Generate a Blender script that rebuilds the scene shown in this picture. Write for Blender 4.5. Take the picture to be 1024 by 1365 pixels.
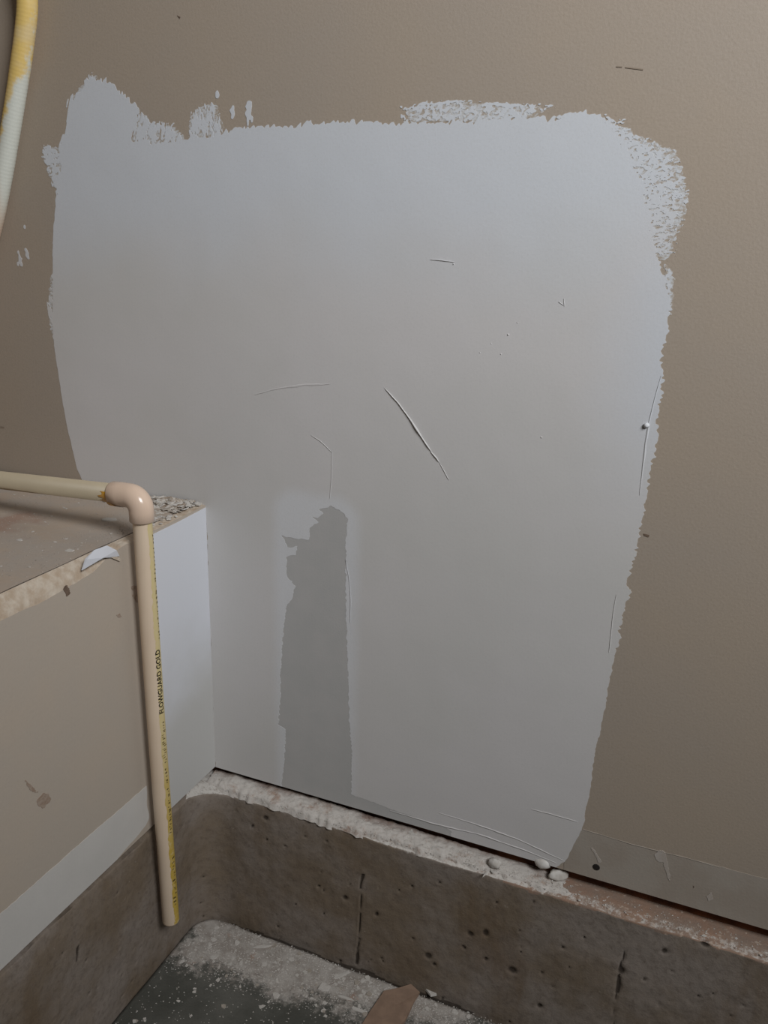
import bpy, bmesh, math, random
import numpy as np
from mathutils import Vector, Matrix

for o in list(bpy.data.objects):
    bpy.data.objects.remove(o)
scn = bpy.context.scene
COL = scn.collection

# ------------------------------------------------------------------ camera
CAM = np.array([0.6313, -0.9155, 0.7492])
YAW, PITCH, ROLL, FPX = 0.3910, 0.3136, 0.0292, 1158.8
_cy, _sy, _cp, _sp = math.cos(YAW), math.sin(YAW), math.cos(PITCH), math.sin(PITCH)
FWD = np.array([-_sy*_cp, _cy*_cp, -_sp])
_r0 = np.array([_cy, _sy, 0.0]); _u0 = np.cross(_r0, FWD)
RGT = _r0*math.cos(ROLL) + _u0*math.sin(ROLL)
UPV = -_r0*math.sin(ROLL) + _u0*math.cos(ROLL)
cd = bpy.data.cameras.new('camera'); cam = bpy.data.objects.new('camera', cd); COL.objects.link(cam)
M = Matrix((RGT, UPV, -FWD)).transposed().to_4x4(); M.translation = Vector(CAM)
cam.matrix_world = M
cd.sensor_fit = 'VERTICAL'; cd.sensor_height = 36.0; cd.sensor_width = 27.0
cd.lens = FPX/1365*36.0
cd.clip_start = 0.02
scn.camera = cam

# ------------------------------------------------------------------ world, lights, exposure
w = bpy.data.worlds.new('world'); scn.world = w; w.use_nodes = True
bg = w.node_tree.nodes['Background']
bg.inputs['Color'].default_value = (1.0, 0.90, 0.80, 1)
bg.inputs['Strength'].default_value = 0.027

def area_light(name, loc, target, size, size_y, power, color):
    l = bpy.data.lights.new(name, 'AREA'); l.shape = 'RECTANGLE'; l.size = size; l.size_y = size_y
    l.energy = power; l.color = color
    o = bpy.data.objects.new(name, l); COL.objects.link(o)
    o.location = loc
    o.rotation_euler = (Vector(target)-Vector(loc)).to_track_quat('-Z', 'Y').to_euler()
    return o
key = area_light('doorway_daylight', (1.836, -1.175, 2.02), (0.66, 0.0, 1.22), 0.8, 0.8, 15.7, (0.975, 0.99, 1.01))
key.data.spread = 1.60

vs = scn.view_settings
scn.display_settings.display_device = 'sRGB'
vs.view_transform = 'Standard'; vs.look = 'None'; vs.gamma = 1.0; vs.use_curve_mapping = False
vs.exposure = 0.0

# ------------------------------------------------------------------ helpers
rng = np.random.default_rng(7)
random.seed(7)

def at(px, py, ax, val):
    """point of the plane (axis = value) seen at a pixel of the photograph"""
    d = FWD + RGT*(px-512)/FPX - UPV*(py-682.5)/FPX
    return CAM + d*((val-CAM[ax])/d[ax])
def wallp(pts):  return np.array([at(x, y, 1, 0.0)[[0, 2]] for x, y in pts])
def sidep(pts):  return np.array([at(x, y, 0, 0.0)[[1, 2]] for x, y in pts])

def s2l(c): 
    c = np.array(c, float)/255.0
    return tuple(np.where(c <= .04045, c/12.92, ((c+.055)/1.055)**2.4))

def lattice(u, v, seed):
    iu = np.floor(u).astype(np.int64); iv = np.floor(v).astype(np.int64)
    fu = u-iu; fv = v-iv
    fu = fu*fu*(3-2*fu); fv = fv*fv*(3-2*fv)
    def h(a, b):
        x = (a*374761393 + b*668265263 + seed*974634777) & 0xffffffff
        x = ((x ^ (x >> 13))*1274126177) & 0xffffffff
        x = ((x ^ (x >> 16))*2246822519) & 0xffffffff
        return ((x ^ (x >> 15)) & 0xffff)/65535.0
    return (h(iu, iv)*(1-fu)+h(iu+1, iv)*fu)*(1-fv) + (h(iu, iv+1)*(1-fu)+h(iu+1, iv+1)*fu)*fv
def noise(u, v, su, sv, seed, octaves=1, rot=0.0):
    """value noise in -1..1; su, sv = feature size along the rotated axes"""
    u = np.asarray(u, float); v = np.asarray(v, float)
    c, s = math.cos(rot), math.sin(rot)
    a, b = (u*c+v*s), (-u*s+v*c)
    t = 0; amp = 1.0; tot = 0
    for k in range(octaves):
        t = t + amp*(lattice(a/su*2**k+11.3*k, b/sv*2**k+5.7*k, seed+k)*2-1); tot += amp; amp *= .5
    return t/tot

def sdf(U, V, poly):
    """signed distance to a polygon, positive inside"""
    d2 = np.full(U.shape, 1e9); ins = np.zeros(U.shape, bool)
    n = len(poly)
    for i in range(n):
        ax, ay = poly[i]; bx, by = poly[(i+1) % n]
        ex, ey = bx-ax, by-ay
        L = ex*ex+ey*ey+1e-12
        t = np.clip(((U-ax)*ex+(V-ay)*ey)/L, 0, 1)
        d2 = np.minimum(d2, (U-ax-t*ex)**2+(V-ay-t*ey)**2)
        if abs(ey) > 1e-12:
            c = ((ay > V) != (by > V)) & (U < (V-ay)/ey*ex+ax)
            ins ^= c
    d = np.sqrt(d2)
    return np.where(ins, d, -d)

def tag(o, label=None, cat=None, group=None, kind=None):
    if label: o['label'] = label
    if cat: o['category'] = cat
    if group: o['group'] = group
    if kind: o['kind'] = kind
    return o
def empty(name, loc, label, cat, group=None):
    o = bpy.data.objects.new(name, None); COL.objects.link(o); o.location = loc
    o.empty_display_size = 0.02
    return tag(o, label, cat, group)
def mesh_obj(name, verts, faces, mats, parent=None, smooth=False, mi=None, attrs=None):
    me = bpy.data.meshes.new(name)
    me.from_pydata([tuple(map(float, v)) for v in verts], [], [tuple(map(int, f)) for f in faces])
    if not isinstance(mats, (list, tuple)): mats = [mats]
    for m in mats: me.materials.append(m)
    if smooth: me.polygons.foreach_set('use_smooth', [True]*len(me.polygons))
    if mi is not None: me.polygons.foreach_set('material_index', [int(i) for i in mi])
    for k, val in (attrs or {}).items():
        a = me.attributes.new(k, 'FLOAT', 'POINT'); a.data.foreach_set('value', np.asarray(val, np.float32).ravel())
    me.update()
    o = bpy.data.objects.new(name, me); COL.objects.link(o)
    if parent is not None:
        o.parent = parent
        pl = parent.location.copy(); up = parent.parent
        while up: pl = pl + up.location; up = up.parent
        for v in me.vertices: v.co -= pl
    return o
def recalc(o):
    bm = bmesh.new(); bm.from_mesh(o.data); bmesh.ops.recalc_face_normals(bm, faces=bm.faces); bm.to_mesh(o.data); bm.free()
    return o
def box_data(x0, x1, y0, y1, z0, z1):
    v = [(x, y, z) for z in (z0, z1) for y in (y0, y1) for x in (x0, x1)]
    f = [(0, 2, 3, 1), (4, 5, 7, 6), (0, 1, 5, 4), (2, 6, 7, 3), (0, 4, 6, 2), (1, 3, 7, 5)]
    return v, f
def box(name, b, m, parent=None):
    v, f = box_data(*b); return mesh_obj(name, v, f, m, parent)

def sheet(name, F, us, vs_, frame, off, mat, parent, base=0.0):
    """thin coat covering F>0: outline by marching squares, top at `off`, a skirt down to `base`.
    frame(u, v, w) -> xyz"""
    nv, nu = F.shape
    P = F > 0
    full = P[:-1, :-1] & P[1:, :-1] & P[:-1, 1:] & P[1:, 1:]
    anyp = P[:-1, :-1] | P[1:, :-1] | P[:-1, 1:] | P[1:, 1:]
    verts, faces = [], []
    for j in range(nv-1):
        row = full[j]
        if not row.any(): continue
        d = np.diff(np.concatenate([[0], row.astype(np.int8), [0]]))
        for a, b in zip(np.nonzero(d == 1)[0], np.nonzero(d == -1)[0]):
            k = len(verts)
            verts += [frame(us[a], vs_[j], off), frame(us[b], vs_[j], off), frame(us[b], vs_[j+1], off), frame(us[a], vs_[j+1], off)]
            faces.append((k, k+1, k+2, k+3))
    mj, mi_ = np.nonzero(anyp & ~full)
    for j, i in zip(mj, mi_):
        c = [(us[i], vs_[j], F[j, i]), (us[i+1], vs_[j], F[j, i+1]), (us[i+1], vs_[j+1], F[j+1, i+1]), (us[i], vs_[j+1], F[j+1, i])]
        poly = []; cross = []
        for q in range(4):
            a, b = c[q], c[(q+1) % 4]
            if a[2] > 0: poly.append((a[0], a[1]))
            if (a[2] > 0) != (b[2] > 0):
                t = a[2]/(a[2]-b[2]); p = (a[0]+(b[0]-a[0])*t, a[1]+(b[1]-a[1])*t)
                poly.append(p); cross.append(p)
        if len(poly) < 3: continue
        k = len(verts); verts += [frame(p[0], p[1], off) for p in poly]; faces.append(tuple(range(k, k+len(poly))))
        if len(cross) == 2:
            k = len(verts); a, b = cross
            verts += [frame(*a, off), frame(*b, off), frame(*b, base), frame(*a, base)]; faces.append((k, k+1, k+2, k+3))
    return mesh_obj(name, verts, faces, mat, parent)
def back_frame(u, v, w): return (u, -w, v)      # coat on the back wall
def side_frame(u, v, w): return (w, u, v)       # coat on the platform side

def sweep(pts, radii, seg=24, closed_ends=True):
    """tube along a poly-line with a radius per point; returns verts, faces, angle, index"""
    pts = [Vector(p) for p in pts]; n = len(pts)
    verts, faces, ang, idx = [], [], [], []
    prev = None
    for i, p in enumerate(pts):
        t = (pts[min(i+1, n-1)]-pts[max(i-1, 0)]).normalized()
        if prev is None:
            a = Vector((0, -1, 0)) if abs(t.y) < .9 else Vector((1, 0, 0))
            prev = (a - t*a.dot(t)).normalized()
        prev = (prev - t*prev.dot(t)).normalized(); b = t.cross(prev)
        r = radii[i] if hasattr(radii, '__len__') else radii
        for k in range(seg):
            th = 2*math.pi*k/seg
            verts.append(p + prev*math.cos(th)*r + b*math.sin(th)*r); ang.append(th); idx.append(i)
    for i in range(n-1):
        for k in range(seg):
            k2 = (k+1) % seg
            faces.append((i*seg+k, i*seg+k2, (i+1)*seg+k2, (i+1)*seg+k))
    if closed_ends:
        faces.append(tuple(range(seg))[::-1]); faces.append(tuple((n-1)*seg+k for k in range(seg)))
    return verts, faces, ang, idx

# ------------------------------------------------------------------ materials
class NT:
    def __init__(s, name):
        s.m = bpy.data.materials.new(name); s.m.use_nodes = True
        s.t = s.m.node_tree; s.p = s.t.nodes['Principled BSDF']
        s.tc = s.t.nodes.new('ShaderNodeTexCoord').outputs['Object']
    def lk(s, a, b): s.t.links.new(a, b)
    def noise(s, scale, detail=4, rough=.55, stretch=None, dist=0.0):
        n = s.t.nodes.new('ShaderNodeTexNoise'); n.inputs['Scale'].default_value = scale
        n.inputs['Detail'].default_value = detail; n.inputs['Roughness'].default_value = rough; n.inputs['Distortion'].default_value = dist
        src = s.tc
        if stretch:
            mp = s.t.nodes.new('ShaderNodeMapping'); mp.inputs['Scale'].default_value = stretch; s.lk(src, mp.inputs['Vector']); src = mp.outputs['Vector']
        s.lk(src, n.inputs['Vector']); return n.outputs['Fac']
    def voronoi(s, scale, stretch=None):
        n = s.t.nodes.new('ShaderNodeTexVoronoi'); n.inputs['Scale'].default_value = scale; s.lk(s.tc, n.inputs['Vector']); return n.outputs['Distance']
    def attr(s, name):
        n = s.t.nodes.new('ShaderNodeAttribute'); n.attribute_name = name; return n.outputs['Fac']
    def ramp(s, fac, a, b, v0=0.0, v1=1.0):
        n = s.t.nodes.new('ShaderNodeMapRange'); n.interpolation_type = 'SMOOTHSTEP'
        for k, val in zip(('From Min', 'From Max', 'To Min', 'To Max'), (a, b, v0, v1)): n.inputs[k].default_value = val
        s.lk(fac, n.inputs['Value']); return n.outputs['Result']
    def math(s, op, a, b=None):
        n = s.t.nodes.new('ShaderNodeMath'); n.operation = op
        for k, x in enumerate((a, b)):
            if x is None: continue
            if isinstance(x, (int, float)): n.inputs[k].default_value = x
            else: s.lk(x, n.inputs[k])
        return n.outputs[0]
    def xyz(s):
        n = s.t.nodes.new('ShaderNodeSeparateXYZ'); s.lk(s.tc, n.inputs[0]); return n.outputs
    def mix(s, fac, a, b):
        n = s.t.nodes.new('ShaderNodeMix'); n.data_type = 'RGBA'
        if isinstance(fac, (int, float)): n.inputs[0].default_value = fac
        else: s.lk(fac, n.inputs[0])
        for i, x in ((6, a), (7, b)):
            if isinstance(x, tuple): n.inputs[i].default_value = (*x[:3], 1)
            else: s.lk(x, n.inputs[i])
        return n.outputs[2]
    def bump(s, h, strength, dist=0.001):
        n = s.t.nodes.new('ShaderNodeBump'); n.inputs['Strength'].default_value = strength; n.inputs['Distance'].default_value = dist
        s.lk(h, n.inputs['Height'])
        if s.p.inputs['Normal'].is_linked: s.lk(s.p.inputs['Normal'].links[0].from_socket, n.inputs['Normal'])
        s.lk(n.outputs['Normal'], s.p.inputs['Normal'])
    def done(s, col, rough=.8, spec=.3):
        if isinstance(col, tuple): s.p.inputs['Base Color'].default_value = (*col[:3], 1)
        else: s.lk(col, s.p.inputs['Base Color'])
        s.p.inputs['Roughness'].default_value = rough; s.p.inputs['Specular IOR Level'].default_value = spec
        return s.m

def plain(name, c, c2=None, scale=40, rough=.8, spec=.3, bump=.0, bscale=300, a=.35, b=.65):
    n = NT(name); c = s2l(c)
    col = n.mix(n.ramp(n.noise(scale), a, b), c, s2l(c2)) if c2 else c
    if bump: n.bump(n.noise(bscale, 3), bump)
    return n.done(col, rough, spec)

def mat_tan_wall():
    n = NT('tan_wall_paint')
    c = n.mix(n.ramp(n.noise(5, 3), .3, .7), s2l((169, 157, 144)), s2l((172, 158, 142)))
    c = n.mix(n.ramp(n.noise(420, 2), .35, .75, 0, .35), c, s2l((158, 144, 128)))
    c = n.mix(n.ramp(n.noise(70, 5, .7), .68, .80, 0, .4), c, s2l((146, 128, 112)))
    n.bump(n.noise(330, 3), .2, .0009); n.bump(n.noise(60, 2), .1, .001)
    return n.done(c, .62, .3)
def mat_patch():
    n = NT('joint_compound')
    x, y, z = n.xyz()
    c = n.mix(n.ramp(n.noise(4, 3), .3, .7), s2l((206, 204, 201)), s2l((211, 208, 207)))
    # paler, bluer tone round the upper rim
    rim = n.math('MAXIMUM', n.ramp(n.math('ADD', z, n.math('MULTIPLY', n.noise(6, 3), .12)), .70, .86),
                 n.math('MULTIPLY', n.ramp(n.math('ADD', x, n.math('MULTIPLY', n.noise(6, 3), .10)), .50, .62), n.ramp(z, .42, .62)))
    c = n.mix(n.math('MULTIPLY', rim, .75), c, s2l((209, 214, 221)))
    # feathered fresh compound along the bare strip
    xl, xr = wallp([(380, 850), (463, 850)])[:, 0]
    ztop = wallp([(442, 672)])[0, 1]
    xc, hw = (xl+xr)/2, (xr-xl)/2
    dx = n.math('SUBTRACT', n.math('ABSOLUTE', n.math('SUBTRACT', x, xc)), hw)
    dz = n.math('SUBTRACT', z, ztop-.004)
    ax = n.math('MAXIMUM', n.math('ADD', dx, .016), 0.0); az = n.math('MAXIMUM', n.math('ADD', dz, .016), 0.0)
    dd = n.math('SUBTRACT', n.math('SQRT', n.math('ADD', n.math('MULTIPLY', ax, ax), n.math('MULTIPLY', az, az))), .016)
    dd = n.math('ADD', dd, n.math('MULTIPLY', n.math('SUBTRACT', n.noise(35, 3), .5), .008))
    c = n.mix(n.ramp(dd, .002, .024, .65, 0.0), c, s2l((220, 222, 226)))
    c = n.mix(n.ramp(n.noise(500, 2), .4, .8, 0, .18), c, s2l((190, 188, 185)))
    n.bump(n.noise(7, 2), .12, .012); n.bump(n.noise(260, 3), .12, .0007)
    return n.done(c, .72, .25)
def mat_thin():
    n = NT('scumbled_primer')
    f = n.math('ADD', n.math('MULTIPLY', n.noise(330, 3, .7, (.55, 1, 1)), .7), n.math('MULTIPLY', n.noise(55, 3), .3))
    c = n.mix(n.ramp(f, .40, .58), s2l((172, 160, 146)), s2l((204, 206, 208)))
    n.bump(n.noise(330, 3), .25, .0009)
    return n.done(c, .72, .25)
M_TAN = mat_tan_wall(); M_PATCH = mat_patch()
M_STRIP = plain('bare_grey_board_paper', (184, 183, 181), (188, 186, 184), 25, .85, .2, .15, 400)
M_TAPE = plain('greyed_paper_tape', (169, 160, 149), (163, 152, 140), 18, .75, .25, .2, 300)
def mat_ledge():
    n = NT('dirty_white_plaster')
    c = n.mix(n.ramp(n.noise(60, 5, .7), .50, .74), s2l((200, 194, 187)), s2l((164, 142, 128)))
    c = n.mix(n.ramp(n.noise(170, 3, .7), .60, .74, 0, .7), c, s2l((146, 132, 120)))
    c = n.mix(n.math('MULTIPLY', n.attr('gap_shade'), .85), c, s2l((112, 86, 74)))  # brown tint paints the shade of the gap into the plaster's back
    n.bump(n.noise(220, 5, .75), .8, .0016)
    return n.done(c, .95, .1)
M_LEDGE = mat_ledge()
M_WHITE = plain('white_plaster', (222, 219, 214), (196, 190, 183), 60, .9, .2, .5, 260)
def mat_primer():
    n = NT('pale_white_primer'); x, y, z = n.xyz()
    zz = n.math('ADD', z, n.math('MULTIPLY', n.noise(9, 4), .16))
    c = n.mix(n.ramp(zz, .18, .36), s2l((192, 191, 188)), s2l((214, 216, 222)))
    n.bump(n.noise(200, 3), .15)
    return n.done(c, .7, .3)
M_PRIMER = mat_primer()
M_SCUFF = plain('dark_scuff', (98, 82, 72), (122, 104, 90), 90, .9, .1)
M_SC0 = plain('pale_scratch', (150, 136, 121), None, 1, .9, .1)
M_DARK = plain('dark_metal', (42, 38, 36), None, 1, .5, .4)
M_SILL = plain('rusty_brown_timber', (120, 78, 56), (84, 58, 46), 30, .9, .1, .4, 120)

def mat_concrete():
    n = NT('stained_concrete')
    x, y, z = n.xyz()
    c = n.mix(n.ramp(n.noise(9, 5, .6), .35, .65), s2l((122, 108, 92)), s2l((138, 128, 119)))
    c = n.mix(n.ramp(n.noise(14, 4, .6, (1, 1, .35)), .55, .75, 0, .6), c, s2l((104, 84, 62)))
    c = n.mix(n.ramp(n.noise(120, 4, .7), .45, .75, 0, .5), c, s2l((96, 84, 74)))
    c = n.mix(n.ramp(n.noise(160, 3, .7), .64, .78, 0, .6), c, s2l((160, 150, 138)))
    c = n.mix(n.ramp(n.attr('pit_gapshade'), .2, .8, 0, .85), c, s2l((44, 36, 30)))
    coat = n.ramp(n.math('ADD', n.attr('coat'), n.math('MULTIPLY', n.math('SUBTRACT', n.noise(90, 4, .7), .5), .7)), .42, .58)
    cc = n.mix(n.ramp(n.noise(45, 4), .35, .65), s2l((152, 124, 106)), s2l((142, 124, 111)))
    cc = n.mix(n.ramp(n.noise(150, 3), .58, .7, 0, .6), cc, s2l((200, 184, 168)))
    c = n.mix(coat, c, cc)
    dust = n.ramp(n.math('ADD', n.attr('dust'), n.math('MULTIPLY', n.math('SUBTRACT', n.noise(140, 5, .75), .5), .9)), .40, .65)
    c = n.mix(dust, c, s2l((205, 200, 193)))
    n.bump(n.noise(240, 4, .7), .5, .0015)
    return n.done(c, .88, .2)
def mat_floor():
    n = NT('dusty_floor_concrete')
    c = n.mix(n.ramp(n.noise(12, 4), .35, .65), s2l((82, 82, 76)), s2l((104, 103, 97)))
    c = n.mix(n.ramp(n.noise(150, 3, .7), .6, .75, 0, .5), c, s2l((84, 82, 76)))
    dust = n.ramp(n.math('ADD', n.attr('dust'), n.math('MULTIPLY', n.math('SUBTRACT', n.noise(110, 6, .75), .5), 1.0)), .38, .72)
    dc = n.mix(n.ramp(n.noise(60, 4, .6), .35, .65), s2l((182, 176, 169)), s2l((158, 150, 142)))
    dc = n.mix(n.ramp(n.noise(40, 4, .6), .62, .74, 0, .6), dc, s2l((164, 132, 112)))
    c = n.mix(dust, c, dc)
    n.bump(n.noise(300, 5, .75), .7, .0018)
    return n.done(c, .85, .25)
def mat_board():
    n = NT('dusty_particle_board')
    c = n.mix(n.ramp(n.noise(14, 5, .65), .35, .65), s2l((178, 162, 146)), s2l((172, 162, 152)))
    c = n.mix(n.ramp(n.noise(7, 4, .6), .58, .70, 0, .55), c, s2l((160, 120, 98)))
    c = n.mix(n.ramp(n.noise(180, 4, .7), .6, .75, 0, .6), c, s2l((200, 188, 172)))
    c = n.mix(n.ramp(n.noise(130, 4, .7), .64, .76, 0, .5), c, s2l((112, 88, 72)))
    n.bump(n.noise(150, 4, .7), .35, .001)
    return n.done(c, .85, .2)
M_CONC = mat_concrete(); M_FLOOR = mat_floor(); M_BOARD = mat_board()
M_SIDE = plain('beige_platform_paint', (181, 170, 157), (184, 171, 156), 8, .7, .3, .25, 260)
M_STRIPE = plain('white_band_paint', (198, 195, 190), (203, 200, 195), 10, .7, .3, .2, 240)
M_GYPSUM = plain('broken_gypsum', (200, 188, 172), (178, 160, 140), 70, .95, .1, .8, 200)
M_PIPE = plain('cream_pipe_plastic', (230, 209, 184), (226, 204, 179), 20, .42, .4, .03, 500)
M_PIPE2 = plain('dusty_yellowish_pipe_plastic', (182, 168, 142), (176, 162, 137), 20, .5, .35, .03, 500)
M_FIT = plain('peach_fitting_plastic', (226, 200, 178), None, 1, .2, .5)
def mat_yellow():
    n = NT('yellow_stripe_ink'); x, y, z = n.xyz()      # worn pale towards the elbow (object space: from the open end)
    c = n.mix(n.ramp(n.math('ADD', z, n.math('MULTIPLY', n.noise(60, 4), .2)), .18, .46), s2l((196, 166, 74)), s2l((218, 200, 148)))
    c = n.mix(n.ramp(n.noise(160, 4, .7), .5, .7, 0, .6), c, s2l((220, 202, 168)))
    return n.done(c, .45, .35)
M_YELLOW = mat_yellow()
M_CEMENT = plain('orange_solvent_cement', (214, 158, 50), (196, 150, 84), 120, .3, .5)
M_INK = plain('black_print_ink', (38, 30, 22), None, 1, .6, .2)
M_INK2 = plain('faded_brown_ink', (112, 96, 52), (96, 80, 46), 200, .6, .2)
def mat_hose():
    n = NT('painted_yellow_jacket')
    c = n.mix(n.ramp(n.noise(30, 4), .4, .65), s2l((226, 194, 116)), s2l((222, 198, 146)))
    pf = n.ramp(n.math('ADD', n.attr('paint'), n.math('MULTIPLY', n.math('SUBTRACT', n.noise(70, 5, .7), .5), .55)), .42, .58)
    c = n.mix(pf, c, s2l((214, 216, 206)))
    pk = n.ramp(n.attr('tanpaint'), .3, .7)
    c = n.mix(pk, c, s2l((206, 184, 164)))
    n.bump(n.noise(160, 3), .2, .001)
    return n.done(c, .55, .3)
M_HOSE = mat_hose()
M_PAPER = plain('brown_board_paper', (150, 126, 108), (136, 114, 98), 50, .9, .15, .3, 200)
M_FLAKE = plain('plaster_flake_white', (206, 202, 196), (184, 178, 170), 90, .9, .2, .3, 300)
M_FLAKE2 = plain('plaster_flake_grey', (176, 168, 158), (156, 146, 134), 90, .9, .2, .3, 300)

# ------------------------------------------------------------------ back wall
GAP = -0.020                 # level of the concrete ledge under the board
def ragged_board(name, x0, x1, z0, z1, thick, mat, dense):
    """board in the xz plane, front face at y=0; the bottom edge is cut by hand"""
    xs = np.concatenate([np.arange(dense[0], dense[1], .006), [dense[1]]])
    xs = np.unique(np.concatenate([[x0], xs, [x1]]))
    zb = z0 + .0012*noise(xs, xs*0, .03, 1, 5, 3) + .0010*noise(xs, xs*0, .2, 1, 9)
    v = []; f = []
    for x, z in zip(xs, zb):
        v += [(x, 0, z), (x, 0, z1), (x, thick, z1), (x, thick, z+.001)]
    for i in range(len(xs)-1):
        for k in range(4):
            f.append((i*4+k, i*4+(k+1) % 4, i*4+4+(k+1) % 4, i*4+4+k))
    f += [(0, 3, 2, 1), tuple(len(v)-4+k for k in range(4))]
    return recalc(mesh_obj(name, v, f, mat))
wall = ragged_board('wall_back', -.75, 2.4, 0.0, 2.4, .0127, M_TAN, (-.02, .85))
tag(wall, 'tan painted drywall wall carrying the large white compound patch', 'wall', kind='structure')

# timber sill plate behind the board, seen as a rusty dark gap
box('sill_plate', (-.75, 2.4, .0135, .06, GAP, .03), M_SILL, wall)

STEP = .00105
us = np.arange(-.345, .62, STEP); vv = np.arange(-.0005, .93, STEP)
U, V = np.meshgrid(us, vv)
core = wallp([(112, 645), (103, 625), (92, 580), (84, 540), (78, 500), (72, 460), (70, 430), (71, 380), (70, 340), (73, 290), (75, 262),
 (80, 230), (80, 196), (86, 177), (88, 160), (92, 136), (100, 126), (109, 116), (121, 105), (132, 105), (147, 110), (160, 122), (173, 132),
 (184, 145), (182, 165), (176, 190), (200, 190), (230, 188), (255, 182), (280, 180), (300, 175), (330, 171), (360, 169), (395, 169), (408, 163),
 (450, 162), (500, 164), (543, 163), (600, 163), (636, 161), (680, 156), (722, 156), (734, 159), (745, 153), (770, 148), (795, 150), (808, 160), (817, 176),
 (837, 197), (841, 222), (858, 255), (868, 304), (876, 335), (880, 361), (889, 384), (894, 400), (893, 425), (890, 450), (884, 468), (882, 488), (885, 505),
 (881, 540), (876, 580), (870, 622), (862, 662), (854, 700), (847, 742), (838, 766), (834, 778), (840, 790), (835, 800), (829, 830),
 (819, 880), (808, 930), (800, 975), (793, 1010), (786, 1060), (778, 1103), (772, 1126), (762, 1143), (750, 1150), (735, 1165), (600, 1125), (375, 1060), (287, 1040)])
core[-4:, 1] = -.01
core = np.vstack([core, [[-.0, -.01], [-.0, .38]]])
G = sdf(U, V, core)
# ragged edge: fine tearing everywhere, long bristle marks at the rims
rag = .0016*noise(U, V, .006, .006, 3, 2) + .0012*noise(U, V, .02, .02, 4)
rag += np.where(V > .78, .0035*noise(U, V, .0022, .012, 8, 1, -.35), 0)
rag += np.where((U > .38) & (V > .3), .0022*noise(U, V, .009, .0022, 12, 1, .15), 0)
clean = (U < -.2) & (V < .72)                      # the left edge is a clean trowel line
F = G + np.where(clean, .35, 1.0)*rag
def drybrush(poly, cover, su, sv, rot, seed, fade):
    """bristle-marked, broken coverage inside a polygon, thinning towards its rim"""
    D = sdf(U, V, wallp(poly))
    n = .6*noise(U, V, su, sv, seed, 2, rot) + .4*noise(U, V, su*.6, sv*.6, seed+20, 1, rot+.5)
    a = np.clip(D/fade, 0, 1)
    return np.where(D > 0, n - (1-2*cover)*1.0 - (1-a)*.55, -1.0)*.003
F = np.maximum(F, drybrush([(803, 150), (831, 153), (850, 172), (878, 186), (903, 198), (913, 226), (920, 255), (918, 279), (912, 304), (903, 325), (902, 346),
    (870, 352), (835, 310), (815, 255), (800, 210), (800, 175)], .57, .0036, .0015, .2, 31, .014))
F = np.maximum(F, drybrush([(800, 148), (826, 158), (842, 178), (862, 190), (860, 202), (835, 200), (812, 172)], .58, .004, .0016, -.5, 131, .008))
F = np.maximum(F, drybrush([(884, 345), (897, 362), (899, 400), (896, 425), (888, 425), (884, 370)], .55, .006, .0016, .4, 37, .004))
F = np.maximum(F, drybrush([(533, 141), (570, 134), (613, 131), (659, 135), (706, 136), (752, 141), (734, 147), (700, 157), (636, 164), (535, 166)], .50, .0040, .0024, .35, 41, .004))
F = np.maximum(F, drybrush([(540, 138), (613, 131), (660, 136), (745, 139), (735, 144), (660, 143), (613, 140), (560, 144)], .60, .012, .0016, .02, 47, .003))
F = np.maximum(F, drybrush([(249, 186), (250, 155), (263, 137), (288, 132), (298, 160), (302, 180)], .55, .0016, .012, -.12, 53, .008))
F = np.maximum(F, drybrush([(176, 200), (182, 140), (200, 158), (233, 163), (247, 186)], .60, .006, .0020, .9, 59, .006))
F = np.maximum(F, drybrush([(82, 200), (82, 255), (70, 250), (62, 228), (55, 209), (57, 190), (72, 192)], .62, .0035, .0035, .8, 61, .005))
F = np.maximum(F, drybrush([(74, 340), (74, 460), (66, 440), (62, 400), (66, 370)], .52, .004, .010, .1, 67, .004))
F = np.maximum(F, drybrush([(90, 165), (92, 132), (106, 112), (122, 96), (135, 98), (122, 112), (104, 135)], .55, .003, .010, -.5, 71, .006))
F = np.maximum(F, drybrush([(780, 1095), (846, 745), (834, 770), (843, 775), (843, 792), (830, 830)], .45, .008, .003, .2, 73, .003))
def dab(cx, cy, w, h, tilt=0):
    c = wallp([(cx, cy)])[0]; a, b = U-c[0], V-c[1]
    a2, b2 = a*math.cos(tilt)+b*math.sin(tilt), -a*math.sin(tilt)+b*math.cos(tilt)
    return (1-np.sqrt((a2/(w*.0009))**2+(b2/(h*.0009))**2))*.002 + .0009*noise(U, V, .003, .004, 77)
for d in ((310, 150, 3.0, 8), (332, 149, 4.5, 13), (27, 346, 3, 11, .2), (36, 338, 3, 7, .2), (24, 352, 2, 4), (290, 126, 3, 7), (33, 303, 1.5, 3), (852, 437, 2.5, 1)):
    F = np.maximum(F, dab(*d))
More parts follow.
